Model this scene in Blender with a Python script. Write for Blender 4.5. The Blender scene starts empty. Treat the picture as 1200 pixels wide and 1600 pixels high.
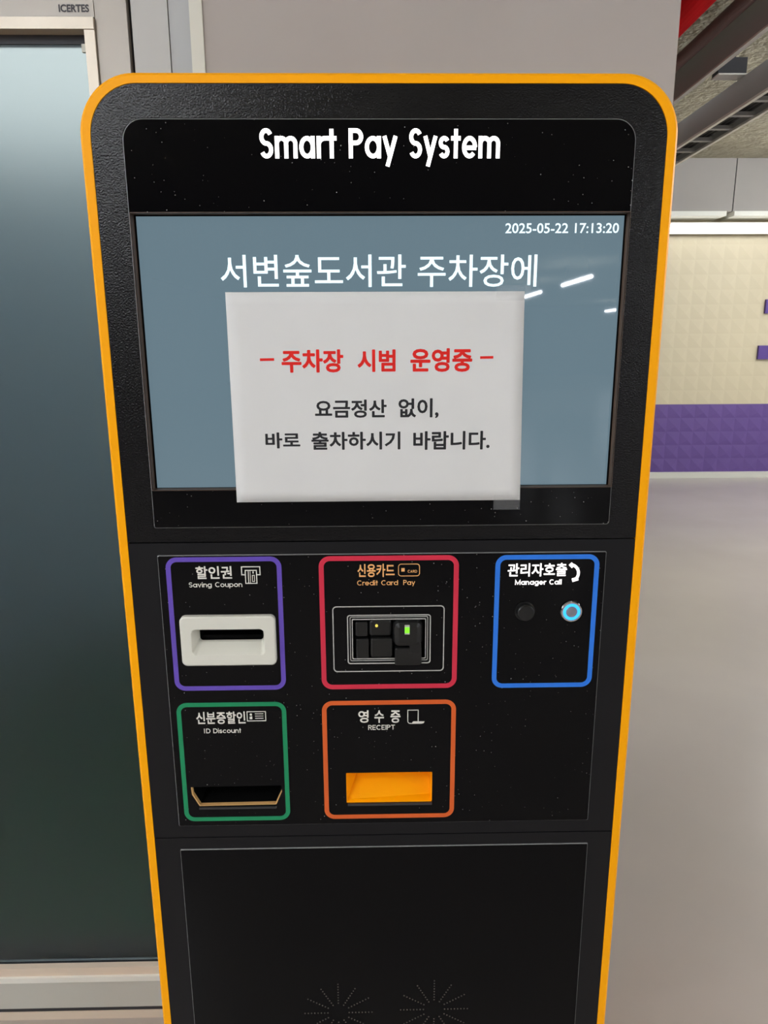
import bpy, bmesh, math, random
from math import pi, sin, cos, radians
from mathutils import Matrix, Vector
from mathutils.geometry import tessellate_polygon

random.seed(7)
SC = bpy.context.scene
COL = SC.collection

# ------------------------------------------------------------------ camera, world, exposure
cam_d = bpy.data.cameras.new('camera')
cam_d.sensor_fit = 'VERTICAL'
cam_d.sensor_height = 36.0
cam_d.lens = 36.0 * 1110.0 / 1600.0
cam_d.clip_start = 0.02
cam = bpy.data.objects.new('camera', cam_d)
COL.objects.link(cam)
cam.location = (-0.0057, -0.7339, 1.5)
pitch, yaw, roll = radians(13.292), radians(0.950), radians(-0.2765)
rx = Matrix.Rotation(pitch, 3, 'X')
base = Matrix(((1, 0, 0), (0, 0, -1), (0, 1, 0)))
wc = Matrix.Rotation(roll, 3, 'Z') @ rx @ base @ Matrix.Rotation(yaw, 3, 'Z')   # right, down, forward
right, down, fwd = Vector(wc[0]), Vector(wc[1]), Vector(wc[2])
m = Matrix((right, -down, -fwd)).transposed()
cam.rotation_euler = m.to_euler()
SC.camera = cam

w = bpy.data.worlds.new('world')
SC.world = w
w.use_nodes = True
w.node_tree.nodes['Background'].inputs[0].default_value = (0.8, 0.85, 0.9, 1)
w.node_tree.nodes['Background'].inputs[1].default_value = 0.05
SC.view_settings.view_transform = 'Standard'
SC.view_settings.look = 'None'
SC.view_settings.gamma = 1
SC.view_settings.exposure = 0.0
SC.view_settings.use_curve_mapping = False
LAMP = 122.0          # brightness of the garage tubes
STRIP = 2.8         # brightness of the strip under the far beam


# ------------------------------------------------------------------ materials
def srgb(r, g, b):
    f = lambda c: (c / 255 / 12.92) if c / 255 <= 0.04045 else ((c / 255 + 0.055) / 1.055) ** 2.4
    return (f(r), f(g), f(b), 1)


def mat(name, col, rough=0.5, metal=0.0, spec=0.5, noise=0.0, nscale=8.0, bump=0.0, bscale=200.0, coat=0.0,
        emit=None, estr=0.0, bdist=0.001):
    mt = bpy.data.materials.new(name)
    mt.use_nodes = True
    nt = mt.node_tree
    b = nt.nodes['Principled BSDF']
    b.inputs['Base Color'].default_value = col
    b.inputs['Roughness'].default_value = rough
    b.inputs['Metallic'].default_value = metal
    b.inputs['Specular IOR Level'].default_value = spec
    b.inputs['Coat Weight'].default_value = coat
    if emit:
        b.inputs['Emission Color'].default_value = emit
        b.inputs['Emission Strength'].default_value = estr
    tc = nt.nodes.new('ShaderNodeTexCoord')
    if noise:
        n = nt.nodes.new('ShaderNodeTexNoise')
        n.inputs['Scale'].default_value = nscale
        n.inputs['Detail'].default_value = 6
        nt.links.new(tc.outputs['Object'], n.inputs['Vector'])
        r = nt.nodes.new('ShaderNodeValToRGB')
        c = col
        r.color_ramp.elements[0].position = 0.3
        r.color_ramp.elements[1].position = 0.7
        r.color_ramp.elements[0].color = (c[0] * (1 - noise), c[1] * (1 - noise), c[2] * (1 - noise), 1)
        r.color_ramp.elements[1].color = (min(1, c[0] * (1 + noise)), min(1, c[1] * (1 + noise)), min(1, c[2] * (1 + noise)), 1)
        nt.links.new(n.outputs['Fac'], r.inputs['Fac'])
        nt.links.new(r.outputs['Color'], b.inputs['Base Color'])
    if bump:
        n2 = nt.nodes.new('ShaderNodeTexNoise')
        n2.inputs['Scale'].default_value = bscale
        n2.inputs['Detail'].default_value = 3
        nt.links.new(tc.outputs['Object'], n2.inputs['Vector'])
        bp = nt.nodes.new('ShaderNodeBump')
        bp.inputs['Strength'].default_value = bump
        bp.inputs['Distance'].default_value = bdist
        nt.links.new(n2.outputs['Fac'], bp.inputs['Height'])
        nt.links.new(bp.outputs['Normal'], b.inputs['Normal'])
    return mt


def dusty_black(name, col, rough, spec):
    """gloss black acrylic with tiny pale dust specks"""
    mt = mat(name, col, rough, spec=spec)
    nt = mt.node_tree
    b = nt.nodes['Principled BSDF']
    tc = nt.nodes.new('ShaderNodeTexCoord')
    v = nt.nodes.new('ShaderNodeTexVoronoi')
    v.inputs['Scale'].default_value = 215
    nt.links.new(tc.outputs['Object'], v.inputs['Vector'])
    lt = nt.nodes.new('ShaderNodeMath'); lt.operation = 'LESS_THAN'
    nt.links.new(v.outputs['Distance'], lt.inputs[0])
    sep = nt.nodes.new('ShaderNodeSeparateColor')
    nt.links.new(v.outputs['Color'], sep.inputs['Color'])
    thr = nt.nodes.new('ShaderNodeMath'); thr.operation = 'MULTIPLY_ADD'      # speck size differs from cell to cell
    thr.inputs[1].default_value = 0.12; thr.inputs[2].default_value = -0.02
    nt.links.new(sep.outputs[0], thr.inputs[0])
    nt.links.new(thr.outputs[0], lt.inputs[1])
    n = nt.nodes.new('ShaderNodeTexNoise'); n.inputs['Scale'].default_value = 9
    nt.links.new(tc.outputs['Object'], n.inputs['Vector'])
    g = nt.nodes.new('ShaderNodeMath'); g.operation = 'GREATER_THAN'; g.inputs[1].default_value = 0.41
    nt.links.new(n.outputs['Fac'], g.inputs[0])
    mul = nt.nodes.new('ShaderNodeMath'); mul.operation = 'MULTIPLY'
    nt.links.new(lt.outputs[0], mul.inputs[0]); nt.links.new(g.outputs[0], mul.inputs[1])
    mx = nt.nodes.new('ShaderNodeMix'); mx.data_type = 'RGBA'
    mx.inputs['A'].default_value = col
    mx.inputs['B'].default_value = (0.42, 0.41, 0.39, 1)
    nt.links.new(mul.outputs[0], mx.inputs['Factor'])
    nt.links.new(mx.outputs['Result'], b.inputs['Base Color'])
    return mt


def glow(name, col, strength):
    mt = bpy.data.materials.new(name)
    mt.use_nodes = True
    nt = mt.node_tree
    b = nt.nodes['Principled BSDF']
    b.inputs['Base Color'].default_value = (col[0] * 0.5, col[1] * 0.5, col[2] * 0.5, 1)
    b.inputs['Roughness'].default_value = 0.3
    b.inputs['Emission Color'].default_value = col
    b.inputs['Emission Strength'].default_value = strength
    return mt


M = {}
M['orange'] = mat('orange_paint', srgb(255, 170, 0), 0.45, spec=0.15, bump=0.25, bscale=900, bdist=0.0004)
M['black_coat'] = mat('black_textured_coat', (0.0022, 0.002, 0.0026, 1), 0.20, spec=0.32, bump=1.0, bscale=620, bdist=0.00045)
M['black_plate'] = mat('black_matt_plate', (0.006, 0.0058, 0.007, 1), 0.5, spec=0.22, bump=0.25, bscale=900, bdist=0.0003)
M['acrylic'] = dusty_black('black_acrylic', (0.0025, 0.0024, 0.003, 1), 0.05, 0.14)
M['acrylic_clean'] = mat('black_acrylic_clean', (0.0025, 0.0024, 0.003, 1), 0.05, spec=0.12)
M['acrylic_edge'] = mat('acrylic_cut_edge', (0.22, 0.22, 0.22, 1), 0.3, spec=0.5)
M['lip'] = mat('dark_lip', (0.03, 0.03, 0.032, 1), 0.35)
M['tan_edge'] = mat('tan_cut_edge', srgb(214, 168, 108), 0.5)
M['brown_edge'] = mat('brown_recess_edge', srgb(92, 74, 62), 0.4)
M['void'] = mat('dark_hollow', (0.002, 0.002, 0.002, 1), 0.8, spec=0.1)
M['dark_plastic'] = mat('dark_plastic', (0.007, 0.007, 0.007, 1), 0.3, spec=0.45)
M['black_rubber'] = mat('black_rubber', (0.006, 0.006, 0.006, 1), 0.5, spec=0.3)
M['screen'] = mat('lcd_panel', (0.01, 0.012, 0.014, 1), 0.02, spec=0.5, emit=srgb(109, 132, 144), estr=0.86)
M['screen_text'] = glow('lcd_text', srgb(222, 244, 250), 1.0)
M['title_glow'] = glow('backlit_white', (1, 0.97, 0.95, 1), 2.6)
M['label_glow'] = glow('backlit_label', (1, 0.95, 0.93, 1), 1.5)
M['white_print'] = mat('white_print', srgb(226, 222, 212), 0.5)
M['peach_print'] = mat('peach_print', srgb(243, 180, 112), 0.5)
M['violet_print'] = mat('violet_print', srgb(98, 72, 178), 0.4)
M['red_print'] = mat('red_print', srgb(208, 40, 68), 0.4)
M['blue_print'] = mat('blue_print', srgb(36, 118, 224), 0.4)
M['green_print'] = mat('green_print', srgb(4, 134, 86), 0.4)
M['orange_print'] = mat('orange_print', srgb(214, 92, 32), 0.4)
M['silver_line'] = mat('silver_line', (0.62, 0.61, 0.58, 1), 0.3, metal=0.4)
M['cream_plastic'] = mat('cream_plastic', srgb(218, 216, 204), 0.35, bump=0.05, bscale=500)
M['chrome'] = mat('chrome', (0.6, 0.6, 0.62, 1), 0.15, metal=1.0)
M['blue_led'] = glow('blue_ring_light', (0.03, 0.40, 1.0, 1), 1.5)
M['button_cap'] = mat('button_cap', (0.30, 0.31, 0.36, 1), 0.35, metal=0.6)
M['green_led'] = glow('green_led', (0.20, 0.95, 0.02, 1), 1.1)
M['yellow_led'] = glow('yellow_led', (0.75, 0.62, 0.10, 1), 0.9)
M['pale_lens'] = mat('pale_lens', (0.5, 0.5, 0.42, 1), 0.3)
M['paper'] = mat('white_paper', srgb(216, 215, 213), 0.7, spec=0.2, noise=0.02, nscale=14, bump=0.35, bscale=11, bdist=0.004)
M['ink_red'] = mat('red_ink', srgb(222, 38, 32), 0.6, spec=0.2)
M['ink_black'] = mat('black_ink', srgb(42, 42, 44), 0.6, spec=0.2)
M['grille_dot'] = mat('grille_dot', (0.085, 0.075, 0.062, 1), 0.5)

M['steel'] = mat('satin_steel', srgb(168, 162, 153), 0.42, metal=0.2, noise=0.05, nscale=6, bump=0.05, bscale=60)
M['steel_trim'] = mat('bright_steel', srgb(180, 170, 154), 0.35, metal=0.25, noise=0.06, nscale=10)
M['panel_grey'] = mat('grey_cladding', srgb(186, 186, 183), 0.45, spec=0.4, noise=0.03, nscale=4)
M['sill_beige'] = mat('door_sill_beige', srgb(222, 206, 188), 0.45)
M['painted_highlight'] = mat('door_rail_lip_highlight', srgb(236, 236, 228), 0.4)  # highlight along the rail's lip, put into the colour
M['rail_grey'] = mat('door_rail_grey', srgb(196, 196, 188), 0.45)
M['panel_blue'] = mat('pale_cladding', srgb(176, 179, 180), 0.45, spec=0.4, noise=0.03, nscale=4)
M['white_trim'] = mat('white_trim', srgb(213, 212, 200), 0.5)
M['gap_dark'] = mat('dark_joint', srgb(46, 46, 50), 0.6)
M['plaster'] = mat('grey_plaster', srgb(174, 168, 163), 0.75, spec=0.2, noise=0.03, nscale=5, bump=0.12, bscale=50)
M['plate_ink'] = mat('nameplate_ink', srgb(52, 50, 56), 0.5)
M['concrete'] = mat('sprayed_ceiling', srgb(160, 154, 134), 0.9, spec=0.1, noise=0.16, nscale=9, bump=0.8, bscale=22, bdist=0.03)
M['beam'] = mat('painted_beam', srgb(150, 145, 139), 0.7, noise=0.03, nscale=3)
M['wall_cream'] = mat('cream_relief_panel', srgb(206, 195, 164), 0.55, noise=0.02, nscale=2)
M['wall_violet'] = mat('violet_relief_panel', srgb(97, 72, 138), 0.5, noise=0.04, nscale=2)
M['violet_sign'] = mat('violet_letter', srgb(82, 56, 136), 0.5)
M['rear_grey'] = mat('rear_wall_grey', srgb(146, 147, 150), 0.8)
M['tray_grey'] = mat('grey_tray_steel', srgb(162, 162, 160), 0.5, metal=0.0)
M['tray_lit_edge'] = mat('painted_lit_edge', srgb(226, 222, 214), 0.35, metal=0.0)  # pale edge colour carries the strip's light on the steel
M['brown_pipe'] = mat('brown_pipe', srgb(96, 72, 70), 0.6)
M['red_pipe'] = mat('red_pipe', srgb(206, 20, 28), 0.8, spec=0.1)
M['lamp'] = glow('tube_light', (0.95, 0.985, 1.05, 1), LAMP)
M['strip'] = glow('strip_light', (1.0, 0.98, 0.94, 1), STRIP)
M['hall_lamp'] = glow('hall_light', (0.93, 1.0, 1.0, 1), 0.72)
M['housing'] = mat('lamp_housing', srgb(220, 220, 216), 0.5)
M['hall_wall'] = mat('hall_wall', srgb(158, 178, 190), 0.7)
M['hall_floor'] = mat('hall_green_floor', srgb(18, 66, 42), 0.5)
M['hall_ceiling'] = mat('hall_ceiling', srgb(224, 232, 230), 0.8)


def floor_material():
    mt = mat('polished_concrete', srgb(174, 166, 159), 0.22, spec=0.5, noise=0.05, nscale=1.3)
    nt = mt.node_tree
    b = nt.nodes['Principled BSDF']
    tc = nt.nodes.new('ShaderNodeTexCoord')
    n = nt.nodes.new('ShaderNodeTexNoise'); n.inputs['Scale'].default_value = 2.2; n.inputs['Detail'].default_value = 2
    nt.links.new(tc.outputs['Object'], n.inputs['Vector'])
    mr = nt.nodes.new('ShaderNodeMapRange')
    mr.inputs['To Min'].default_value = 0.20; mr.inputs['To Max'].default_value = 0.30
    nt.links.new(n.outputs['Fac'], mr.inputs['Value'])
    nt.links.new(mr.outputs['Result'], b.inputs['Roughness'])
    return mt


M['floor'] = floor_material()


def frosted():
    mt = bpy.data.materials.new('frosted_glass')
    mt.use_nodes = True
    b = mt.node_tree.nodes['Principled BSDF']
    b.inputs['Base Color'].default_value = (0.88, 0.95, 0.95, 1)
    b.inputs['Transmission Weight'].default_value = 1.0
    b.inputs['Roughness'].default_value = 0.5
    b.inputs['IOR'].default_value = 1.25
    return mt


def tape_mat():
    mt = bpy.data.materials.new('clear_tape')
    mt.use_nodes = True
    b = mt.node_tree.nodes['Principled BSDF']
    b.inputs['Base Color'].default_value = (0.85, 0.85, 0.85, 1)
    b.inputs['Roughness'].default_value = 0.12
    b.inputs['Alpha'].default_value = 0.055
    return mt


M['frosted'] = frosted()
M['tape'] = tape_mat()


# ------------------------------------------------------------------ mesh helpers (millimetres in the face plane where noted)
class MB:
    def __init__(self):
        self.v, self.f, self.mi = [], [], []

    def add(self, vs, fs, mi=0):
        o = len(self.v)
        self.v += [tuple(p) for p in vs]
        self.f += [tuple(i + o for i in q) for q in fs]
        self.mi += [mi] * len(fs)

    def box(self, x0, x1, y0, y1, z0, z1, mi=0):
        vs = [(x, y, z) for x in (x0, x1) for y in (y0, y1) for z in (z0, z1)]
        self.add(vs, [(0, 1, 3, 2), (4, 6, 7, 5), (0, 4, 5, 1), (2, 3, 7, 6), (0, 2, 6, 4), (1, 5, 7, 3)], mi)

    def loops(self, loops, cap0=False, cap1=False, mi=0):
        n = len(loops[0])
        vs = [p for l in loops for p in l]
        fs = []
        for k in range(len(loops) - 1):
            for i in range(n):
                j = (i + 1) % n
                fs.append((k * n + i, k * n + j, (k + 1) * n + j, (k + 1) * n + i))
        if cap0: fs.append(tuple(range(n - 1, -1, -1)))
        if cap1: fs.append(tuple(range((len(loops) - 1) * n, len(loops) * n)))
        self.add(vs, fs, mi)

    def cyl(self, c, r, y0, y1, seg=40, mi=0, bevel=0.0, axis='y'):
        def ring(rr, y):
            out = []
            for i in range(seg):
                a = 2 * pi * i / seg
                p, q = rr * cos(a), rr * sin(a)
                out.append((c[0] + p, y, c[1] + q) if axis == 'y' else (y, c[0] + p, c[1] + q))
            return out
        ls = [ring(r - bevel, y0), ring(r, y0 + bevel), ring(r, y1)] if bevel else [ring(r, y0), ring(r, y1)]
        self.loops(ls, True, True, mi)

    def obj(self, name, mats, parent=None, smooth=False, loc=None):
        me = bpy.data.meshes.new(name)
        me.from_pydata(self.v, [], self.f)
        if not isinstance(mats, (list, tuple)): mats = [mats]
        for mm in mats: me.materials.append(mm)
        for p, i in zip(me.polygons, self.mi): p.material_index = i
        bm = bmesh.new(); bm.from_mesh(me)
        bmesh.ops.recalc_face_normals(bm, faces=bm.faces)
        bm.to_mesh(me); bm.free()
        if smooth:
            for p in me.polygons: p.use_smooth = True
        o = bpy.data.objects.new(name, me)
        COL.objects.link(o)
        if parent: o.parent = parent
        if loc: o.location = loc
        return o


def tag(o, label, cat, group=None):
    o['label'] = label; o['category'] = cat
    if group: o['group'] = group
    return o


def structure(o, label=None):
    o['kind'] = 'structure'
    if label: o['label'] = label
    return o


def empty(name, loc=(0, 0, 0)):
    o = bpy.data.objects.new(name, None)
    o.empty_display_size = 0.1
    COL.objects.link(o); o.location = loc
    return o


def rr(x0, x1, z0, z1, r=0.001, seg=10):
    """rounded rectangle in mm (radius one number or TL, TR, BR, BL) -> list of (x, z) in metres, clockwise from top left"""
    if not isinstance(r, (list, tuple)): r = (r,) * 4
    out = []
    for (cx, cz, rad, a0) in ((x0, z1, r[0], 180), (x1, z1, r[1], 90), (x1, z0, r[2], 0), (x0, z0, r[3], -90)):
        sx = 1 if cx == x0 else -1
        sz = 1 if cz == z0 else -1
        for i in range(seg + 1):
            a = radians(a0 - 90 * i / seg)
            out.append(((cx + sx * rad + rad * cos(a)) / 1000, (cz + sz * rad + rad * sin(a)) / 1000))
    return out


def at(pts, y): return [(x, y, z) for x, z in pts]


def inset(pts, d):
    """move a convex clockwise outline inwards by d metres"""
    n = len(pts); out = []
    cx = (min(p[0] for p in pts) + max(p[0] for p in pts)) / 2
    cz = (min(p[1] for p in pts) + max(p[1] for p in pts)) / 2
    hw = max(p[0] for p in pts) - cx; hh = max(p[1] for p in pts) - cz
    return [(cx + (x - cx) * (hw - d) / hw, cz + (z - cz) * (hh - d) / hh) for x, z in pts]


def plate(mb, outer, holes, y0, y1, mi=0, side_mi=None, bevel=0.0, hole_mi=None):
    """flat plate with real holes, front at y0 and back at y1"""
    side_mi = mi if side_mi is None else side_mi
    hole_mi = side_mi if hole_mi is None else hole_mi
    of = inset(outer, bevel) if bevel else outer
    loops = [of] + holes
    tris = tessellate_polygon([[Vector((x, z, 0)) for x, z in l] for l in loops])
    flat = [p for l in loops for p in l]
    mb.add([(x, y0, z) for x, z in flat], tris, mi)
    loops2 = [outer] + holes
    flat2 = [p for l in loops2 for p in l]
    mb.add([(x, y1, z) for x, z in flat2], tris, mi)
    if bevel:
        mb.loops([at(of, y0), at(outer, y0 + bevel), at(outer, y1)], mi=side_mi)
    else:
        mb.loops([at(outer, y0), at(outer, y1)], mi=side_mi)
    for h in holes:
        mb.loops([at(h, y0), at(h, y1)], mi=hole_mi)


def border(mb, outer, inner, y0, y1, mi=0):
    mb.loops([at(outer, y1), at(outer, y0), at(inner, y0), at(inner, y1)], mi=mi)


# ---- lettering
def text_part(mb, body, box, y, bold=0.0, mi=0, res=3):
    """printed lettering of the built-in font, fitted to box (x0, x1, z0, z1 in mm) on the plane y; bold = pen width added round the outline"""
    cu = bpy.data.curves.new('lettering', 'FONT')
    cu.body = body; cu.resolution_u = res
    o = bpy.data.objects.new('lettering', cu)
    COL.objects.link(o)
    dg = bpy.context.evaluated_depsgraph_get()
    me = bpy.data.meshes.new_from_object(o.evaluated_get(dg))
    V = [(v.co.x, v.co.y) for v in me.vertices]
    F = [tuple(p.vertices) for p in me.polygons]
    key = {}
    ids = [key.setdefault((round(x, 5), round(z, 5)), i) for i, (x, z) in enumerate(V)]
    cnt = {}
    for f in F:
        for i in range(len(f)):
            q = tuple(sorted((ids[f[i]], ids[f[(i + 1) % len(f)]])))
            cnt[q] = cnt.get(q, 0) + 1
    n0 = n1 = len(V)
    if bold:
        rim = [q for q, c in cnt.items() if c == 1 and q[0] != q[1]]
        for i, j in rim:
            d = Vector((V[j][0] - V[i][0], V[j][1] - V[i][1]))
            if d.length < 1e-6: continue
            nx_, nz_ = -d.y / d.length * bold, d.x / d.length * bold
            n = len(V)
            V += [(V[i][0] + nx_, V[i][1] + nz_), (V[j][0] + nx_, V[j][1] + nz_), (V[j][0] - nx_, V[j][1] - nz_), (V[i][0] - nx_, V[i][1] - nz_)]
            F.append((n, n + 1, n + 2, n + 3))
        n1 = len(V)
        for i in {k for q in rim for k in q}:
            n = len(V)
            V += [(V[i][0] + bold * cos(pi * k / 4), V[i][1] + bold * sin(pi * k / 4)) for k in range(8)]
            F.append(tuple(range(n, n + 8)))
    ax, bx = min(v[0] for v in V), max(v[0] for v in V)
    az, bz = min(v[1] for v in V), max(v[1] for v in V)
    x0, x1, z0, z1 = [b / 1000 for b in box]
    Yv = [y] * n0
    while len(Yv) < len(V):
        k = 4 if len(Yv) < n1 else 8
        Yv += [y + 3e-6 * random.randrange(1, 50)] * k
    mb.add([(x0 + (x - ax) / (bx - ax) * (x1 - x0), yy, z0 + (z - az) / (bz - az) * (z1 - z0)) for (x, z), yy in zip(V, Yv)], F, mi)
    bpy.data.objects.remove(o); bpy.data.curves.remove(cu); bpy.data.meshes.remove(me)


def arc(cx, cz, rx, rz, a0, a1, n=18):
    return [(cx + rx * cos(radians(a0 + (a1 - a0) * i / n)), cz + rz * sin(radians(a0 + (a1 - a0) * i / n))) for i in range(n + 1)]


def glyph(ch, B, w, X=0.72):
    """geometric monoline letters: strokes as point lists, cap height 1, x-height X, bowl width B, pen w -> (strokes, advance)"""
    h = w / 2
    rx_, rz_ = B / 2 - h, X / 2 - h
    O = arc(B / 2, X / 2, rx_, rz_, 0, 360, 36)
    n_w = B * 0.88
    if ch == ' ': return [], 0.42
    if ch == 'o': return [O], B
    if ch == 'a': return [O, [(B - h, 0), (B - h, X)]], B
    if ch == 'd': return [O, [(B - h, 0), (B - h, 1)]], B
    if ch == 'p': return [O, [(h, -0.27), (h, X)]], B
    if ch == 'g': return [O, [(B - h, X)] + arc(B / 2, 0.0, rx_, 0.27 - h, 0, -150, 16)], B
    if ch == 'c': return [arc(B / 2, X / 2, rx_, rz_, 45, 315, 28)], B * 0.92
    if ch == 'e': return [arc(B / 2, X / 2, rx_, rz_, 0, 318, 28), [(h, X / 2 - 0.02), (B - h * 0.4, X / 2 - 0.02)]], B
    if ch == 'n':
        r = n_w / 2 - h
        return [[(h, 0), (h, X)], [(h, X - h - r * 1.1)] + arc(n_w / 2, X - h - min(r, 0.3), r, min(r, 0.3), 180, 0, 14) + [(n_w - h, 0)]], n_w
    if ch == 'u':
        r = n_w / 2 - h
        return [[(n_w - h, 0), (n_w - h, X)], [(h, X)] + arc(n_w / 2, h + min(r, 0.3), r, min(r, 0.3), 180, 360, 14)], n_w
    if ch == 'm':
        q = B * 0.72; r = q / 2 - h * 0.5; rz2 = min(r, 0.25)
        st = [[(h, 0), (h, X)]]
        for k in (0, 1):
            x0 = h + k * 2 * r
            st.append(arc(x0 + r, X - h - rz2, r, rz2, 180, 0, 14) + [(x0 + 2 * r, 0)])
        return st, 4 * r + w
    if ch == 'r': return [[(h, 0), (h, X)], arc(h + B * 0.40, X - h - 0.22, B * 0.40, 0.22, 180, 78, 10)], B * 0.52
    if ch == 'i': return [[(h, 0), (h, X)], [(h, 0.84), (h, 1.0)]], w
    if ch == 'l': return [[(h, 0), (h, 1)]], w
    if ch == 't': return [[(0.11 + h, 0), (0.11 + h, 0.98)], [(0, X - h), (0.22 + w, X - h)]], 0.22 + w
    if ch == 'v': return [[(h * 0.9, X), (B * 0.45, h * 0.6), (B * 0.9 - h * 0.9, X)]], B * 0.9
    if ch == 'y': return [[(h * 0.9, X), (B * 0.47, 0.03)], [(B * 0.92 - h * 0.9, X), (B * 0.30, -0.27)]], B * 0.92
    if ch in 'sS':
        H = X if ch == 's' else 1.0
        W_ = B * (0.72 if ch == 's' else 0.85)
        r = W_ / 2 - h; q = (H - w) / 4
        return [arc(W_ / 2, H - h - q, r, q, 25, 270, 18) + arc(W_ / 2, h + q, r, q, 90, -155, 18)[1:]], W_
    if ch == 'P':
        W_ = B * 0.9
        return [[(h, 0), (h, 1 - h), (W_ * 0.5, 1 - h)] + arc(W_ * 0.5, 0.72, W_ * 0.5 - h, 0.28 - h, 90, -90, 14) + [(h, 0.44 + h)]], W_
    if ch == 'R':
        W_ = B * 0.9
        return [[(h, 0), (h, 1 - h), (W_ * 0.5, 1 - h)] + arc(W_ * 0.5, 0.72, W_ * 0.5 - h, 0.28 - h, 90, -90, 14) + [(h, 0.44 + h)],
                [(W_ * 0.5, 0.44 + h), (W_ - h, 0)]], W_
    if ch == 'C': return [arc(B * 0.62, 0.5, B * 0.62 - h, 0.5 - h, 48, 312, 28)], B * 1.12
    if ch == 'D':
        W_ = B * 1.1
        return [[(h, h), (h, 1 - h), (W_ * 0.45, 1 - h)] + arc(W_ * 0.45, 0.5, W_ * 0.55 - h, 0.5 - h, 90, -90, 20) + [(h, h)]], W_
    if ch == 'I': return [[(h, 0), (h, 1)]], w
    if ch == 'E': return [[(0.62, 1 - h), (h, 1 - h), (h, h), (0.62, h)], [(h, 0.5), (0.56, 0.5)]], 0.62
    if ch == 'T': return [[(0, 1 - h), (0.7, 1 - h)], [(0.35, 0), (0.35, 1)]], 0.7
    if ch == 'A': return [[(h, 0), (0.42, 1 - h), (0.84 - h, 0)], [(0.2, 0.3), (0.64, 0.3)]], 0.84
    if ch == 'M': return [[(h, 0), (h, 1 - h), (0.48, 0.15), (0.96 - h, 1 - h), (0.96 - h, 0)]], 0.96
    if ch == 'N': return [[(h, 0), (h, 1 - h), (0.72 - h, h), (0.72 - h, 1)]], 0.72
    return [], 0.3


def ribbon(mb, pts, w, f, mi=0, thick=0.0002):
    """one pen stroke of width w; f maps letter coordinates to a 3-D point"""
    P = [Vector((p[0], p[1])) for p in pts]
    P = [p for k, p in enumerate(P) if k == 0 or (p - P[k - 1]).length > 1e-5]
    closed = (P[0] - P[-1]).length < 1e-5
    if closed: P = P[:-1]
    n = len(P)
    L, R = [], []
    for i in range(n):
        a = P[(i - 1) % n] if (closed or i > 0) else None
        b = P[(i + 1) % n] if (closed or i < n - 1) else None
        d1 = (P[i] - a).normalized() if a is not None else (b - P[i]).normalized()
        d2 = (b - P[i]).normalized() if b is not None else d1
        t = (d1 + d2)
        t = t.normalized() if t.length > 1e-6 else d1
        nrm = Vector((-t.y, t.x))
        k = 1 / max(0.45, nrm.dot(Vector((-d1.y, d1.x))))
        L.append(P[i] + nrm * w / 2 * k); R.append(P[i] - nrm * w / 2 * k)
    dy = 3e-6 * random.randrange(0, 30)
    vs = [f(*p) for p in L] + [f(*p) for p in R]
    vs = [(x, y + dy, z) for x, y, z in vs]
    m2 = len(vs)
    vs += [(x, y + thick, z) for x, y, z in vs]
    fs = []
    for i in range(n if closed else n - 1):
        j = (i + 1) % n
        fs += [(i, j, n + j, n + i), (m2 + i, m2 + n + i, m2 + n + j, m2 + j), (i, m2 + i, m2 + j, j), (n + i, n + j, m2 + n + j, m2 + n + i)]
    if not closed:
        fs += [(0, n, m2 + n, m2), (n - 1, m2 + n - 1, m2 + 2 * n - 1, 2 * n - 1)]
    mb.add(vs, fs, mi)


def pen_text(mb, body, x0, x1, zb, zt, y, B=0.72, w=0.13, gap=0.09, X=0.72, mi=0):
    """geometric lettering between x0 and x1 (mm), baseline zb and cap line zt (mm)"""
    pos = 0; items = []
    for ch in body:
        st, adv = glyph(ch, B, w, X)
        items.append((st, pos)); pos += adv + gap
    pos -= gap
    sx = (x1 - x0) / pos; sz = zt - zb
    for st, p0 in items:
        for s in st:
            ribbon(mb, s, w, lambda a, b: ((x0 + (a + p0) * sx) / 1000, y, (zb + b * sz) / 1000), mi)


def line_mm(mb, pts, w, y, mi=0):
    ribbon(mb, pts, w, lambda a, b: (a / 1000, y, b / 1000), mi)


# ------------------------------------------------------------------ the setting
FAR = 7.2
CEIL = 3.30
X0, X1, Y0 = -6.0, 14.0, -36.0

mb = MB(); mb.box(X0, X1, Y0, FAR + 0.3, -0.2, 0.0)
structure(mb.obj('floor', M['floor']), 'polished pale grey concrete garage floor')
mb = MB(); mb.box(X0, X1, Y0, FAR + 0.3, CEIL, CEIL + 0.2)
structure(mb.obj('ceiling', M['concrete']), 'rough sprayed concrete garage ceiling')

# far wall with raised pyramid relief: cream above, violet dado below
mb = MB()
mb.box(X0, X1, FAR + 0.02, FAR + 0.3, 0, CEIL)
P = 0.153
c0, nc, nr = 0.4, 60, 17
for r in range(nr):
    for c in range(nc):
        x, z = c0 + c * P, 0.066 + r * P
        ax, az = x + P * 0.62, z + P * 0.38
        y = FAR
        mb.add([(x, y, z), (x + P, y, z), (x + P, y, z + P), (x, y, z + P), (ax, y - (0.008 if r < 5 else 0.0035), az)],
               [(0, 1, 4), (1, 2, 4), (2, 3, 4), (3, 0, 4)], 1 if r < 5 else 0)
structure(mb.obj('wall_far', [M['wall_cream'], M['wall_violet']]), 'cream relief wall with a violet band along its foot')
mb = MB(); mb.box(0.5, X1, FAR - 0.035, FAR + 0.02, 0, 0.066)
structure(mb.obj('baseboard_far', M['white_trim']), 'white skirting along the foot of the violet band')
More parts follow.
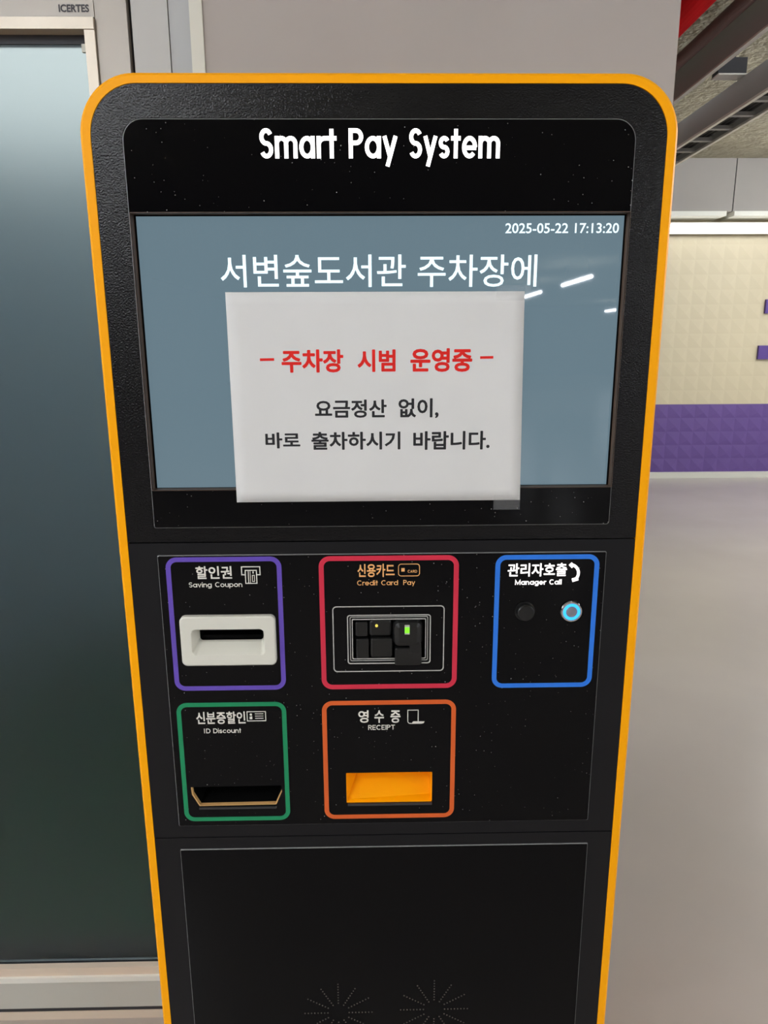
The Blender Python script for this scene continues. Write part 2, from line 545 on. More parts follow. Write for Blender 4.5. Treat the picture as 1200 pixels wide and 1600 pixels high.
# beam above the strip light
mb = MB()
mb.box(0.5, 3.68, 6.95, FAR + 0.02, 2.80, CEIL); mb.box(3.69, X1, 6.95, FAR + 0.02, 2.80, CEIL)
mb.box(3.68, 3.69, 6.96, FAR + 0.02, 2.80, CEIL, 1)
mb.box(0.5, 3.62, 6.93, FAR + 0.02, 2.755, 2.80, 2); mb.box(3.70, X1, 6.93, FAR + 0.02, 2.755, 2.80, 2)
structure(mb.obj('trim_1', [M['beam'], M['gap_dark'], M['white_trim']]), 'painted ceiling beam over the far wall')
mb = MB(); mb.box(X0 - 0.2, X0, Y0, FAR, 0, CEIL)
structure(mb.obj('wall_left', M['rear_grey']))
mb = MB(); mb.box(X1, X1 + 0.2, Y0, FAR, 0, CEIL)
structure(mb.obj('wall_right', M['rear_grey']))
mb = MB(); mb.box(X0, X1, Y0 - 0.2, Y0, 0, CEIL)
structure(mb.obj('wall_rear', M['rear_grey']))

# wall behind the kiosk (end of the lift core)
WY = 0.60
mb = MB(); mb.box(-0.279, 0.514, WY, 2.8, 0, CEIL)
structure(mb.obj('wall_near', M['plaster']), 'plain grey plaster wall behind the pay machine')
mb = MB(); mb.box(-0.300, -0.279, WY - 0.004, WY + 0.1, 0, CEIL)
structure(mb.obj('trim_2', M['white_trim']), 'narrow off-white vertical strip at the left end of the plaster wall')
mb = MB()
mb.box(-0.335, -0.300, WY + 0.002, WY + 0.1, 0, CEIL, 1)
mb.box(-0.396, -0.3365, WY, WY + 0.1, 0, CEIL, 0)
mb.box(-0.3365, -0.335, WY + 0.006, WY + 0.1, 0, CEIL, 2)
mb.box(-0.403, -0.396, WY + 0.014, WY + 0.1, 0, CEIL, 2)
structure(mb.obj('trim_3', [M['panel_grey'], M['panel_blue'], M['gap_dark']]), 'pale grey metal cladding strips between door frame and plaster wall')
mb = MB(); mb.box(X0, -1.60, WY, WY + 0.2, 0, CEIL)
structure(mb.obj('wall_front', M['plaster']))

# sliding glass door
d = structure(empty('door_1', (-1.0, WY, 0)), 'sliding frosted glass door in a satin steel frame left of the pay machine')
L = lambda x: x + 1.0


def dbox(name, x0, x1, y0, y1, z0, z1, m_, lab=None):
    b = MB(); b.box(L(x0), L(x1), y0, y1, z0, z1)
    o = b.obj(name, m_, d)
    if lab: o['label'] = lab
    return o


dbox('header', -1.60, -0.4555, -0.004, 0.035, 2.0245, CEIL, M['steel'])
dbox('jamb', -0.4550, -0.4030, -0.002, 0.10, 0, CEIL, M['steel'])
dbox('top_rail', -1.60, -0.4560, -0.010, 0.034, 2.0055, 2.0230, M['steel_trim'])
dbox('track_gap', -1.60, -0.4735, 0.014, 0.030, 1.9915, 2.0055, M['gap_dark'])
dbox('stile', -0.4730, -0.4560, -0.008, 0.06, 0.140, 2.0050, M['steel_trim'])
dbox('glass_pane', -1.56, -0.4735, 0.016, 0.024, 0.139, 1.9910, M['frosted'])
dbox('corner_bead', -0.4850, -0.4735, 0.008, 0.014, 1.978, 1.9900, M['white_trim'])
b = MB()
b.box(L(-1.60), L(-0.456), -0.002, 0.012, 0.117, 0.1375, 0)
b.box(L(-1.60), L(-0.456), 0.012, 0.10, 0.030, 0.120, 3)
b.box(L(-1.60), L(-0.456), -0.008, 0.05, 0.104, 0.117, 1)
b.box(L(-1.60), L(-0.456), -0.004, 0.05, 0.030, 0.104, 2)
b.obj('bottom_rail', [M['sill_beige'], M['painted_highlight'], M['rail_grey'], M['gap_dark']], d)
dbox('floor_gap', -1.60, -0.4560, -0.0045, 0.05, 0.022, 0.030, M['gap_dark'])
dbox('threshold', -1.60, -0.4560, -0.006, 0.05, 0.0, 0.022, M['sill_beige'])
b = MB()
text_part(b, 'ICERTES', (L(-0.512) * 1000, L(-0.4625) * 1000, 2031.5, 2043), -0.0048, bold=0.035)
pl = b.obj('nameplate_lettering', M['plate_ink'], d)
pl['label'] = 'dark lettering on the steel door header'

# hall behind the frosted door
mb = MB()
mb.box(-1.75, -0.279, 2.8, 2.9, 0, 2.7); mb.box(-1.85, -1.75, WY + 0.2, 2.9, 0, 2.7)
structure(mb.obj('wall_hall', M['hall_wall']), 'blue-grey hall wall behind the frosted glass')
mb = MB(); mb.box(-1.75, -0.281, WY + 0.101, 2.8, 0.0, 0.012)
structure(mb.obj('floor_hall', M['hall_floor']), 'dark green hall floor behind the frosted glass')
mb = MB(); mb.box(-1.85, -0.281, WY + 0.2, 2.9, 2.38, 2.43)
structure(mb.obj('ceiling_hall', M['hall_ceiling']))
t = tag(empty('ceiling_panel_light', (-1.03, 1.80, 2.38)), 'flat panel light on the hall ceiling behind the frosted glass door', 'ceiling light')
b = MB(); b.box(-0.70, 0.70, -0.95, 0.95, -0.04, 0.0); b.obj('frame', M['housing'], t)
b = MB(); b.box(-0.68, 0.68, -0.93, 0.93, -0.046, -0.040); b.obj('diffuser', M['hall_lamp'], t)

# ------------------------------------------------------------------ lamps of the garage
t = tag(empty('strip_light', (4.5, 7.08, 2.655)), 'long bright linear strip light under the far beam above the cream wall', 'strip light')
b = MB(); b.box(-3.9, 6.0, 0.0, 0.06, 0.03, 0.06); b.box(-3.9, 6.0, 0.035, 0.05, -0.047, 0.03); b.obj('housing', M['housing'], t)
b = MB(); b.box(-3.9, 6.0, -0.03, 0.03, -0.047, 0.03); b.obj('diffuser', M['strip'], t)


def tube_light(x, y, src=[]):
    if not src:
        t = empty('tube_light', (x, y, 2.9))
        b = MB(); b.box(-0.02, 0.02, -1.2, 1.2, 0.03, 0.07); b.obj('housing', M['housing'], t)
        b = MB(); b.cyl((0, 0), 0.035, -1.18, 1.18, seg=14); b.obj('tube', M['lamp'], t)
        for yy in (-0.9, 0.9):
            b = MB(); b.box(-0.006, 0.006, yy - 0.006, yy + 0.006, 0.07, 0.40)
            b.obj('hanger_rod', M['tray_grey'], t)
        src.append(t)
    else:
        t = src[0].copy(); COL.objects.link(t); t.location = (x, y, 2.9)
        for ch in src[0].children:
            c = ch.copy(); COL.objects.link(c); c.parent = t
    return tag(t, 'unseen white tube light hanging from the garage ceiling outside the photo frame', 'tube light', 'garage tube lights')


for x, y, lab in ((4.75, -21.1, 'tube light mirrored in the screen as the streak at the notice corner'),
                  (4.75, -16.4, 'tube light mirrored in the screen as the longest white streak right of the notice'),
                  (10.6, -31.2, 'tube light mirrored in the screen as the short streak at its right edge')):
    t = tube_light(x, y)
    t['label'] = lab
for x, y in ((10.6, -22.0), (-1.6, -2.75), (4.75, -7.0), (4.75, -2.3), (4.75, 2.2),
             (4.75, 4.9), (9.5, -8.0), (9.5, 1.0), (9.0, 4.6), (-4.6, -6.0), (-4.6, -1.0)):  # far wall and room light raised by these added, unseen tubes
    tube_light(x, y)
# ------------------------------------------------------------------ ceiling services on the right
def along(name, m_, x0, x1, z0, z1, parent=None, y0=1.6, y1=6.93, mi=0):
    b = MB(); b.box(x0, x1, y0, y1, z0, z1)
    return b.obj(name, m_, parent)


t = tag(empty('cable_tray', (2.1, 4.2, 2.8)), 'grey ladder cable tray nearest the column under the ceiling, rungs showing below', 'cable tray')
for xx, nm in ((0.0, 'side_rail'), (0.18, 'side_rail')):
    b = MB()
    b.box(xx, xx + 0.012, -2.6, 2.7, 0.0, 0.155)
    b.box(xx - 0.004, xx + 0.018, -2.6, 2.7, -0.006, 0.008, 1)
    b.obj(nm, [M['tray_grey'], M['tray_lit_edge']], t)
for k in range(20):
    b = MB(); b.box(0.012, 0.18, -2.5 + 0.27 * k, -2.465 + 0.27 * k, 0.008, 0.03)
    b.obj('rung', M['tray_grey'], t)
b = MB(); b.box(1.966, 2.125, 3.70, 3.78, 2.976, 3.06); b.box(1.964, 2.127, 3.69, 3.78, 2.968, 2.976, 1); b.box(2.05, 2.07, 3.73, 3.75, 3.06, CEIL, 0)
tag(b.obj('ceiling_bracket', [M['gap_dark'], M['tray_lit_edge']]), 'short dark bracket with a pale lower edge between the duct and the ladder tray', 'bracket')
b = MB()
for k in range(5):
    b.cyl((2.132 + 0.030 * k, 2.8455), 0.0145, 1.7, 6.9, seg=12)
o = tag(b.obj('cable_bundle', M['black_rubber']), 'dark cables lying side by side on the rungs of the ladder tray', 'cables')
o['kind'] = 'stuff'
t = tag(empty('wiring_duct', (1.935, 4.2, 3.0)), 'flat grey steel wiring duct with light painted along its lower edge running beside the ladder tray', 'cable duct')
b = MB(); b.box(0.0, 0.02, -2.6, 2.7, 0.0, 0.175); b.obj('side_wall', M['tray_grey'], t)
b = MB(); b.box(-0.006, 0.022, -2.6, 2.7, -0.010, 0.0); b.obj('lower_flange', M['tray_lit_edge'], t)
b = MB(); b.box(-0.006, 0.022, -2.6, 2.7, 0.175, 0.187); b.obj('upper_flange', M['tray_lit_edge'], t)


def pipe(name, x, z, r, m_, y0=1.6, y1=6.93):
    b = MB(); b.cyl((x, z), r, y0, y1, seg=28)
    return b.obj(name, m_, smooth=False)


p = pipe('brown_pipe', 1.835, 3.125, 0.036, M['brown_pipe']); tag(p, 'thin dark brown pipe running along the ceiling above the grey duct', 'pipe')
p = pipe('fire_pipe', 1.545, 3.10, 0.085, M['red_pipe']); tag(p, 'thick red pipe under the ceiling beside the plaster wall corner', 'pipe')

# violet sign strokes on the far wall
b = MB()
b.box(4.262, 5.3, FAR - 0.03, FAR + 0.0, 1.806, 1.951)
b.box(4.238, 5.3, FAR - 0.03, FAR + 0.0, 1.320, 1.466)
b.box(5.3, 5.45, FAR - 0.03, FAR + 0.0, 1.20, 2.2)
tag(b.obj('wall_letter', M['violet_sign']), 'large violet letter strokes on the cream wall at the right photo edge', 'wall letter')

# ------------------------------------------------------------------ the pay machine
K = tag(empty('payment_kiosk', (0, 0, 0)), 'tall black self-service parking pay machine with orange rim and lit screen', 'payment machine')
OX0, OX1, OZ1 = -277, 288, 1745
IX0, IX1, IZ1 = -267, 277.5, 1736
FRONT = 0.0
DEPTH = 0.34
outer = rr(OX0, OX1, 60, OZ1, (54, 54, 0.5, 0.5), 14)
outer_i = rr(OX0 + 2.5, OX1 - 2.5, 60, OZ1 - 2.5, (52, 52, 0.5, 0.5), 14)
inner = rr(IX0, IX1, 60.5, IZ1, (46, 46, 0.5, 0.5), 14)
b = MB()
b.loops([at(inner, 0.012), at(inner, -0.0005), at(outer_i, -0.0005), at(outer, 0.002), at(outer, DEPTH)], False, True)
b.obj('shell', M['orange'], K)
b = MB(); b.box(-0.262, 0.272, 0.02, DEPTH - 0.01, 0.0, 0.06); b.obj('plinth', M['black_plate'], K)

# upper, middle and lower front plates with real window openings
WIN = (-237.6, 247.8, 1310.8, 1706.3)
CTL = (-237.0, 247.4, 948.2, 1281.3)
LOW = (-238.0, 249.3, 240.0, 917.1)
g = 0.4
b = MB()
plate(b, rr(IX0 + g, IX1 - g, 1295.6, IZ1 - g, (46, 46, 0.5, 0.5), 14), [rr(*WIN, (19, 19, 3, 2))], FRONT, 0.01)
b.obj('display_bezel', M['black_coat'], K)
b = MB()
plate(b, rr(IX0 + g, IX1 - g, 933.1, 1294.3), [rr(CTL[0], CTL[1], CTL[2], CTL[3], 1.5)], FRONT, 0.01)
b.obj('control_bezel', M['black_plate'], K)
b = MB()
plate(b, rr(IX0 + g, IX1 - g, 62, 931.9), [rr(*LOW, 1.5)], FRONT, 0.01)
b.obj('lower_bezel', M['black_plate'], K)
b = MB(); b.box(-0.266, 0.276, 0.10, 0.104, 0.062, 1.72); b.obj('inner_backing', M['void'], K)

# display window: acrylic with a cut-out for the screen
e = 0.35
OPN = (-235.8, 247.0, 1352.2, 1623.7)
b = MB()
plate(b, rr(WIN[0] + e, WIN[1] - e, WIN[2] + e, WIN[3] - e, (19, 19, 3, 2)), [rr(*OPN, 0.6)], -0.0010, 0.010, 0, 1, bevel=0.0007, hole_mi=2)
panel = b.obj('display_panel', [M['acrylic'], M['acrylic_edge'], M['brown_edge']], K)
b = MB(); border(b, rr(OPN[0] - 0.4, OPN[1] + 0.4, OPN[2] - 0.5, OPN[3] + 0.5, 0.6), rr(*OPN, 0.6), -0.0012, 0.001)
b.obj('screen_rim', M['brown_edge'], panel)
TY = -0.0014
b = MB()
pen_text(b, 'Smart', -109, -36.6, 1671.5, 1697.5, TY, B=0.58, w=0.15, gap=0.07, X=0.745)
pen_text(b, 'Pay', -25.2, 20.8, 1671.5, 1697.5, TY, B=0.60, w=0.15, gap=0.06, X=0.745)
pen_text(b, 'System', 32, 118, 1671.5, 1697.5, TY, B=0.58, w=0.15, gap=0.06, X=0.745)
b.obj('title_lettering', M['title_glow'], panel)['label'] = 'glowing white title lettering above the screen'
b = MB()
b.box(-0.2358, 0.2470, 0.0102, 0.03, 1.3515, 1.6240, 1)
b.add([(-0.2338, 0.0100, 1.3528), (0.2450, 0.0100, 1.3528), (0.2450, 0.0100, 1.6222), (-0.2338, 0.0100, 1.6222)], [(0, 1, 2, 3)], 0)
scr = b.obj('screen', [M['screen'], M['void']], K)
scr['label'] = 'grey-blue lit display'
b = MB()
text_part(b, '2025-05-22 17:13:20', (127.6, 240.2, 1605.9, 1615.3), 0.0094, bold=0.012)
b.obj('date_lettering', M['screen_text'], scr)
b = MB()
text_part(b, '서변숲도서관', (-154.5, 29.5, 1555.7, 1586.5), 0.0094, bold=0.006)
text_part(b, '주차장에', (41.4, 160.6, 1555.5, 1586.1), 0.0094, bold=0.006)
b.obj('greeting_lettering', M['screen_text'], scr)

# control panel: acrylic with real holes for slots
H_COUP = rr(-206, -124, 1166, 1199, 3)
H_CARD = rr(-34.6, 57.3, 1153.1, 1210.9, 3)
H_ID = [(x / 1000, z / 1000) for x, z in ((-219.4, 1000.6), (-114.8, 1001.2), (-113.8, 993.6), (-121.2, 976.0), (-210.8, 975.2), (-218.8, 990.6))]
H_TRAY = rr(-39, 61, 977.2, 1016.2, 1.0)
b = MB()
plate(b, rr(CTL[0] + e, CTL[1] - e, CTL[2] + e, CTL[3] - e, 1.5), [H_COUP, H_CARD, H_ID, H_TRAY], -0.0010, 0.004, 0, 1, bevel=0.0007, hole_mi=0)
cp = b.obj('control_panel', [M['acrylic'], M['acrylic_edge']], K)


def frame_part(name, box, wd, r, m_):
    b = MB()
    border(b, rr(*box, r), rr(box[0] + wd, box[1] - wd, box[2] + wd, box[3] - wd, max(0.5, r - wd)), -0.0014, -0.0009)
    return b.obj(name, m_, cp)


frame_part('coupon_border', (-228.4, -104.3, 1123.1, 1278.9), 5.2, 12, M['violet_print'])['label'] = 'violet rounded outline'
frame_part('credit_card_border', (-64.3, 87.2, 1122.6, 1278.6), 5.4, 12, M['red_print'])['label'] = 'red rounded outline'
frame_part('manager_call_border', (126.8, 239.8, 1121.8, 1278.0), 5.2, 12, M['blue_print'])['label'] = 'blue rounded outline'
frame_part('identity_card_border', (-229.0, -105.4, 955.6, 1107.9), 5.0, 12, M['green_print'])['label'] = 'green rounded outline'
frame_part('receipt_border', (-65.0, 87.2, 955.9, 1108.0), 5.2, 12, M['orange_print'])['label'] = 'orange rounded outline'

LB = 0.022
b = MB()
text_part(b, '할인권', (-196.7, -157.7, 1254.3, 1268.8), TY, bold=LB)
pen_text(b, 'Saving Coupon', -204.8, -147.3, 1245.0, 1250.6, TY, w=0.14)
b.obj('coupon_lettering', M['white_print'], cp)
b = MB()
line_mm(b, [(-144, 1258.6), (-147.3, 1258.6), (-147.3, 1267.6), (-127.6, 1267.6), (-127.6, 1258.6), (-131, 1258.6)], 1.1, TY)
line_mm(b, [(-143.4, 1263.6), (-143.4, 1248.9), (-131.4, 1248.9), (-131.4, 1263.6), (-143.4, 1263.6)], 1.0, TY)
line_mm(b, [(-140.2, 1263), (-140.2, 1249)], 0.9, TY)
line_mm(b, [(-138.2, 1263), (-138.2, 1249)], 0.6, TY)
line_mm(b, [(-136.0, 1251), (-136.0, 1258), (-133.8, 1258), (-133.8, 1251), (-136.0, 1251)], 0.7, TY)
line_mm(b, [(-135.0, 1260), (-135.0, 1262.6)], 1.2, TY)
b.obj('ticket_icon', M['white_print'], cp)
b = MB()
text_part(b, '신용카드', (-22.5, 17.6, 1254.6, 1269.5), TY, bold=LB)
pen_text(b, 'Credit Card', -23.1, 21.3, 1245.2, 1250.9, TY, w=0.14)
pen_text(b, 'Pay', 27.0, 39.9, 1245.2, 1250.9, TY, w=0.14)
b.obj('credit_card_lettering', M['peach_print'], cp)
b = MB()
border(b, rr(21.4, 45.0, 1255.1, 1269.3, 3.4), rr(22.2, 44.2, 1255.9, 1268.5, 2.7), TY, TY + 0.0003)
b.box(0.0249, 0.0285, TY, TY + 0.0003, 1.2606, 1.2644)
pen_text(b, 'CARD', 31.8, 42.0, 1259.2, 1262.2, TY, B=0.8, w=0.17, gap=0.12)
b.obj('card_icon', M['peach_print'], cp)
b = MB()
text_part(b, '관리자호출', (140.3, 204.9, 1253.4, 1268.5), TY, bold=LB - 0.002)
pen_text(b, 'Manager Call', 148.8, 199.7, 1244.0, 1249.9, TY, w=0.17)
b.obj('manager_call_lettering', M['label_glow'], cp)['label'] = 'glowing white call lettering'
b = MB()
ribbon(b, arc(206.6, 1256.6, 11.0, 10.4, 66, -40, 16), 3.1, lambda p, q: (p / 1000, TY, q / 1000))
line_mm(b, [(208.0, 1267.6), (211.6, 1264.0)], 4.4, TY)
line_mm(b, [(211.0, 1248.6), (217.6, 1250.6)], 4.2, TY)
b.obj('handset_icon', M['label_glow'], cp)
b = MB()
text_part(b, '신분증할인', (-207.3, -151.8, 1081.3, 1096.8), TY, bold=LB)
pen_text(b, 'ID', -199.4, -192.2, 1069.9, 1075.7, TY, w=0.14, gap=0.24)
pen_text(b, 'Discount', -189.0, -157.5, 1069.9, 1075.7, TY, w=0.14)
b.obj('identity_card_lettering', M['white_print'], cp)
b = MB()
border(b, rr(-150.1, -128.4, 1084.2, 1096.6, 0.3), rr(-149.2, -129.3, 1085.1, 1095.7, 0.2), TY, TY + 0.0003)
b.cyl((-0.1455, 1.0926), 0.0014, TY, TY + 0.0003, 16)
b.box(-0.1470, -0.1440, TY, TY + 0.0003, 1.0868, 1.0900)
for zz in (1093.4, 1090.6, 1087.8): line_mm(b, [(-140.8, zz), (-131.4, zz)], 0.8, TY)
b.obj('identity_card_icon', M['white_print'], cp)
b = MB()
text_part(b, '영', (-24.0, -12.2, 1080.4, 1096.0), TY, bold=LB)
text_part(b, '수', (-5.6, 5.3, 1080.1, 1095.8), TY, bold=LB)
text_part(b, '증', (12.6, 24.0, 1079.8, 1095.5), TY, bold=LB)
pen_text(b, 'RECEIPT', -12.8, 17.7, 1071.3, 1077.4, TY, B=0.75, w=0.15, gap=0.10)
b.obj('receipt_lettering', M['white_print'], cp)
b = MB()
line_mm(b, [(44.2, 1081.5), (44.2, 1095.5), (32.4, 1095.5), (32.4, 1081.8)] + arc(35.4, 1081.6, 3.0, 2.8, 180, 270, 8) + [(47.5, 1078.8)] + arc(47.6, 1081.2, 3.4, 2.4, 270, 350, 8) + [(38.5, 1080.9)], 0.9, TY)
line_mm(b, [(37.6, 1079.6), (50.6, 1079.9)], 2.0, TY)
b.obj('scroll_icon', M['white_print'], cp)

# coupon slot: raised cream bezel with a funnel
b = MB()
o0 = rr(-216.6, -112.9, 1155.6, 1213.2, 6); o1 = rr(-215.2, -114.3, 1157.0, 1211.8, 5)
i1 = rr(-204.8, -124.7, 1168.0, 1198.9, 5); i2 = rr(-199.8, -128.0, 1178.6, 1197.4, 4); i3 = rr(-199.0, -128.8, 1179.4, 1196.6, 3.4)
b.loops([at(o0, -0.0008), at(o0, -0.0066), at(o1, -0.008), at(i1, -0.008), at(rr(-204.2, -125.3, 1168.6, 1198.3, 5), -0.0074), at(i2, 0.006), at(i3, 0.010)])
cs = b.obj('coupon_slot', M['cream_plastic'], K)
cs['label'] = 'raised cream slot'
b = MB()
b.loops([at(i3, 0.009), at(i3, 0.05)], False, True)
b.box(-0.198, -0.130, 0.013, 0.016, 1.1795, 1.1835)
b.obj('slot_throat', M['void'], cs)

# card reader in its stepped silver-edged recess
b = MB()
border(b, rr(-50.7, 72.5, 1143.4, 1221.3, 4.5), rr(-49.6, 71.4, 1144.5, 1220.2, 3.6), -0.0014, -0.0009, 0)
border(b, rr(-34.8, 57.5, 1152.9, 1211.1, 3.2), rr(-33.7, 56.4, 1154.0, 1210.0, 2.4), -0.0014, -0.0006, 0)
border(b, rr(-33.7, 56.4, 1154.0, 1210.0, 2.4), rr(-28.6, 51.4, 1159.0, 1204.6, 1.4), 0.0006, 0.012, 1)
border(b, rr(-31.8, 54.5, 1155.8, 1208.3, 1.8), rr(-31.1, 53.8, 1156.5, 1207.6, 1.4), 0.0002, 0.0008, 0)
border(b, rr(-29.6, 52.3, 1158.0, 1205.8, 1.5), rr(-28.7, 51.5, 1158.9, 1204.7, 1.2), 0.0002, 0.0008, 0)
b.box(-0.0346, 0.0573, 0.020, 0.023, 1.1531, 1.2109, 1)
cr = b.obj('card_reader', [M['silver_line'], M['black_rubber']], K)
cr['label'] = 'black card reader in a silver edged recess'


def block(name, x0, x1, z0, z1, y0, y1, r, m_=M['dark_plastic'], bev=1.6, parent=cr):
    b = MB()
    o_ = rr(x0, x1, z0, z1, r); i_ = rr(x0 + bev, x1 - bev, z0 + bev, z1 - bev, max(0.5, r - bev))
    mid = rr(x0 + bev * 0.3, x1 - bev * 0.3, z0 + bev * 0.3, z1 - bev * 0.3, max(0.5, r - bev * 0.3))
    b.loops([at(i_, y0), at(mid, y0 + bev * 0.3e-3), at(o_, y0 + bev * 1e-3), at(o_, y1)], True, True)
    return b.obj(name, m_, parent, smooth=False)


block('left_guide', -26.0, -12.0, 1184.0, 1201.5, 0.002, 0.02, 2.5)
block('left_foot', -25.5, -11.0, 1151.5, 1182.0, 0.001, 0.02, 2.0)
block('card_slot_upper', -10.5, 14.5, 1184.6, 1204.4, 0.001, 0.02, 4.0, bev=2.5)
block('card_slot_lower', -9.5, 15.5, 1160.0, 1183.2, -0.001, 0.02, 3.0, bev=2.5)
block('reader_hood', 15.5, 48.5, 1173.6, 1204.6, -0.006, 0.02, 8.0, bev=6.5)
block('reader_foot', 17.5, 47.5, 1151.5, 1172.6, -0.004, 0.02, 3.0)
block('reader_catch', 34.0, 47.0, 1166.0, 1179.0, -0.0045, 0.02, 1.5, bev=0.8)
b = MB(); b.box(0.0284, 0.0338, -0.0066, -0.004, 1.1897, 1.2004, 1); b.box(0.0286, 0.0336, -0.0069, -0.0066, 1.1915, 1.1980, 0)
b.obj('green_lamp', [M['green_led'], M['pale_lens']], cr)['label'] = 'lit green indicator'
b = MB(); b.cyl((-0.0023, 1.1976), 0.0016, -0.0003, 0.004, 16)
b.obj('yellow_lamp', M['yellow_led'], cr)['label'] = 'small yellow indicator'

# call button and dark round microphone
b = MB(); b.cyl((0.1608, 1.2136), 0.0093, -0.0085, -0.001, 40, bevel=0.0012)
b.cyl((0.1608, 1.2136), 0.0112, -0.0022, -0.0008, 40)
b.obj('microphone', M['dark_plastic'], K)['label'] = 'small round black knob'
b = MB()
prof = ((0.0121, -0.001), (0.0121, -0.003), (0.0112, -0.0044), (0.0096, -0.0044), (0.0095, -0.0034))
b.loops([[(0.2119 + r_ * cos(2 * pi * i / 48), y_, 1.2130 + r_ * sin(2 * pi * i / 48)) for i in range(48)] for r_, y_ in prof])
cb = b.obj('call_button', M['chrome'], K)
cb['label'] = 'round metal push button'
b = MB()
prof = ((0.0094, -0.0020), (0.0094, -0.0042), (0.0063, -0.0042), (0.0063, -0.0020))
b.loops([[(0.2119 + r_ * cos(2 * pi * i / 48), y_, 1.2130 + r_ * sin(2 * pi * i / 48)) for i in range(48)] for r_, y_ in prof])
b.obj('light_ring', M['blue_led'], cb)['label'] = 'glowing blue ring'
b = MB(); b.cyl((0.2119, 1.2130), 0.0063, -0.0046, -0.001, 40, bevel=0.0005)
b.obj('button_cap', M['button_cap'], cb)

# identity card slot
b = MB()
b.loops([at(H_ID, 0.0045), at(H_ID, 0.06)], False, True)
sl = b.obj('identity_card_slot', M['void'], K)
sl['label'] = 'dark hexagonal card slot'
b = MB()
hi = [(x * 1.0, z) for x, z in H_ID]
lo = [hi[2], hi[3], hi[4], hi[5], hi[0]]
ins = [(x + dx / 1000, z + dz / 1000) for (x, z), (dx, dz) in zip(lo, ((-0.7, 0.2), (-0.9, 0.8), (0.9, 0.8), (1.3, 0.3), (1.3, 0.0)))]
vs = [(x, -0.0006, z) for x, z in lo] + [(x, -0.0006, z) for x, z in ins] + [(x, 0.0044, z) for x, z in ins]
fs = []
for i in range(4):
    fs += [(i, i + 1, 6 + i, 5 + i), (5 + i, 6 + i, 11 + i, 10 + i)]
b.add(vs, fs)
b.obj('slot_rim', M['tan_edge'], sl)['label'] = 'tan cut edge of the slot'
b = MB(); b.box(-0.211, -0.121, -0.0030, -0.0009, 0.9722, 0.9742)
b.obj('slot_lip', M['lip'], sl)

# receipt tray: orange pocket with a sloping chute
b = MB()
f_ = [(-0.039, 0.0, 1.0162), (0.061, 0.0, 1.0162), (0.061, 0.0, 0.9772), (-0.039, 0.0, 0.9772)]
k_ = [(-0.0190, 0.045, 1.0150), (0.0590, 0.045, 1.0150), (0.0600, 0.010, 0.9800), (-0.0380, 0.003, 0.9790)]
b.loops([[(x, y - 0.0011, z) for x, y, z in f_], k_], False, True)
tr = b.obj('receipt_tray', M['orange'], K)
tr['label'] = 'orange receipt pocket'
b = MB(); b.box(-0.0375, 0.061, -0.0034, -0.0009, 0.9742, 0.9768)
b.obj('tray_lip', M['lip'], tr)

# lower acrylic door with the two starburst speaker grilles
b = MB()
plate(b, rr(LOW[0] + e, LOW[1] - e, LOW[2] + e, LOW[3] - e, 1.5), [], -0.0010, 0.004, 0, 1, bevel=0.0007)
lp = b.obj('lower_panel', [M['acrylic_clean'], M['acrylic_edge']], K)
for cx, cz in ((-54.3, 674.0), (67.0, 676.5)):
    b = MB()
    for k in range(12):
        a = 2 * pi * k / 12
        n_ = 8
        for j in range(n_):
            r_ = 13.5 + (42.5 - 13.5) * j / (n_ - 1) + (1.5 if k % 2 else 0)
            b.cyl(((cx + r_ * cos(a)) / 1000, (cz + r_ * sin(a)) / 1000), 0.00085, -0.00135, -0.0009, 8)
    b.obj('speaker_grille', M['grille_dot'], lp)['label'] = 'starburst of small speaker holes'

# ------------------------------------------------------------------ taped paper notice
N = tag(empty('paper_notice', (0, -0.002, 1.4448)), 'white printed paper notice taped over the lit screen of the pay machine', 'paper notice')
b = MB()
nx, nz = 24, 18
cor = ((-0.1484, 0.1055), (0.1465, 0.1055), (0.1500, -0.1056), (-0.1479, -0.1057))
front = []
for j in range(nz + 1):
    for i in range(nx + 1):
        u, v = i / nx, j / nz
        x = (cor[0][0] * (1 - u) + cor[1][0] * u) * (1 - v) + (cor[3][0] * (1 - u) + cor[2][0] * u) * v
        z = (cor[0][1] * (1 - u) + cor[1][1] * u) * (1 - v) + (cor[3][1] * (1 - u) + cor[2][1] * u) * v
        edge = max(0.0, abs(u - 0.5) * 2 - 0.88) / 0.12
        y = -0.0008 - 0.0006 * edge * (0.5 + 0.5 * sin(7 * v + 2 * u))
        front.append((x, y, z))
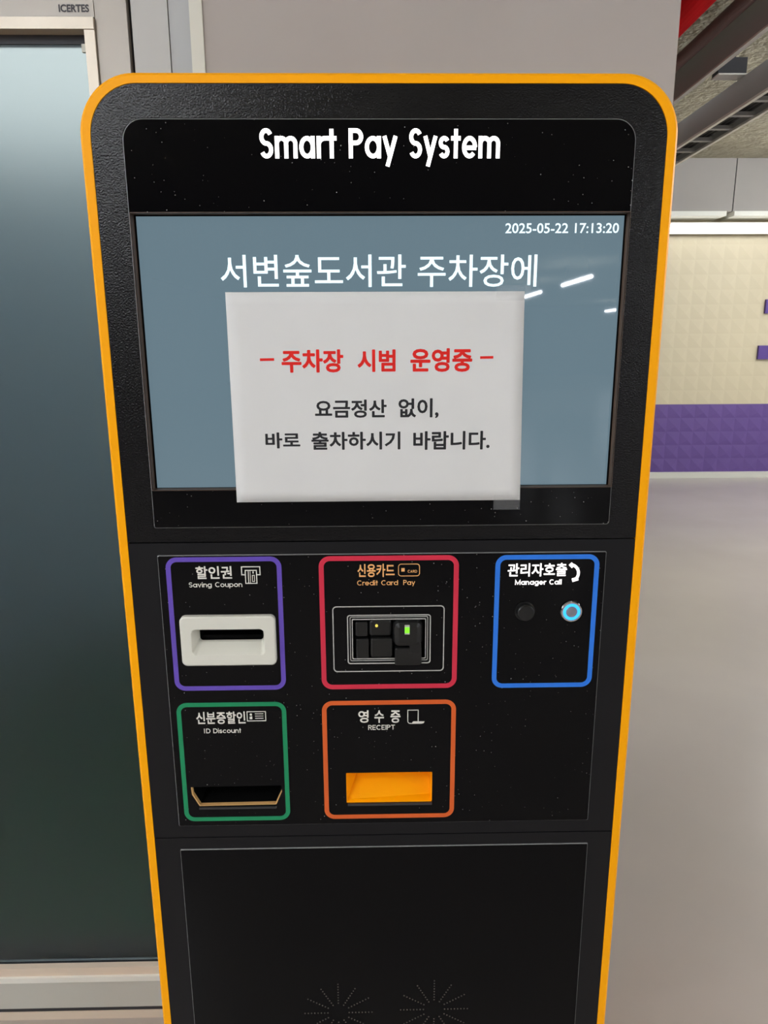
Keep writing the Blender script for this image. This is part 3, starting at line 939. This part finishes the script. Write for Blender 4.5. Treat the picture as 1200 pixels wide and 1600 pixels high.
quads = [(j * (nx + 1) + i, j * (nx + 1) + i + 1, (j + 1) * (nx + 1) + i + 1, (j + 1) * (nx + 1) + i) for j in range(nz) for i in range(nx)]
b.add(front, quads)
sh = b.obj('sheet', M['paper'], N, smooth=True)
so = sh.modifiers.new('thickness', 'SOLIDIFY'); so.thickness = 0.00015
PY = -0.0011
Z = lambda bx: (bx[0], bx[1], bx[2] - 1444.8, bx[3] - 1444.8)
b = MB()
line_mm(b, [(-117.3, 1485.4 - 1444.8), (-103.1, 1485.6 - 1444.8)], 2.6, PY)
line_mm(b, [(104.1, 1486.4 - 1444.8), (117.4, 1486.6 - 1444.8)], 2.6, PY)
PB = 0.032
text_part(b, '주차장', Z((-95.8, -33.7, 1472.4, 1495.2)), PY, bold=PB)
text_part(b, '시범', Z((-19.5, 18.8, 1472.7, 1494.9)), PY, bold=PB)
text_part(b, '운영중', Z((33.7, 96.2, 1472.4, 1495.8)), PY, bold=PB)
b.obj('red_lettering', M['ink_red'], N)['label'] = 'red heading line'
b = MB()
text_part(b, '요금정산', Z((-63.6, 9.6, 1426.7, 1445.2)), PY, bold=PB - 0.006)
text_part(b, '없이,', Z((21.7, 62.9, 1425.9, 1446.1)), PY, bold=PB - 0.006)
text_part(b, '바로', Z((-115.4, -79.6, 1395.7, 1412.3)), PY, bold=PB - 0.006)
text_part(b, '출차하시기', Z((-68.1, 23.7, 1393.8, 1412.5)), PY, bold=PB - 0.006)
text_part(b, '바랍니다.', Z((37.0, 116.3, 1393.1, 1412.5)), PY, bold=PB - 0.006)
b.obj('black_lettering', M['ink_black'], N)['label'] = 'two black text lines'

b = MB(); b.box(0.1185, 0.1525, -0.0042, -0.0039, 1.5415, 1.5560)
tag(b.obj('clear_tape', M['tape']), 'strip of clear tape on the top right corner of the paper notice', 'tape')
b = MB(); b.box(0.1220, 0.1500, -0.0042, -0.0039, 1.3290, 1.3450)
tag(b.obj('clear_tape', M['tape']), 'strip of clear tape on the bottom right corner of the paper notice', 'tape')
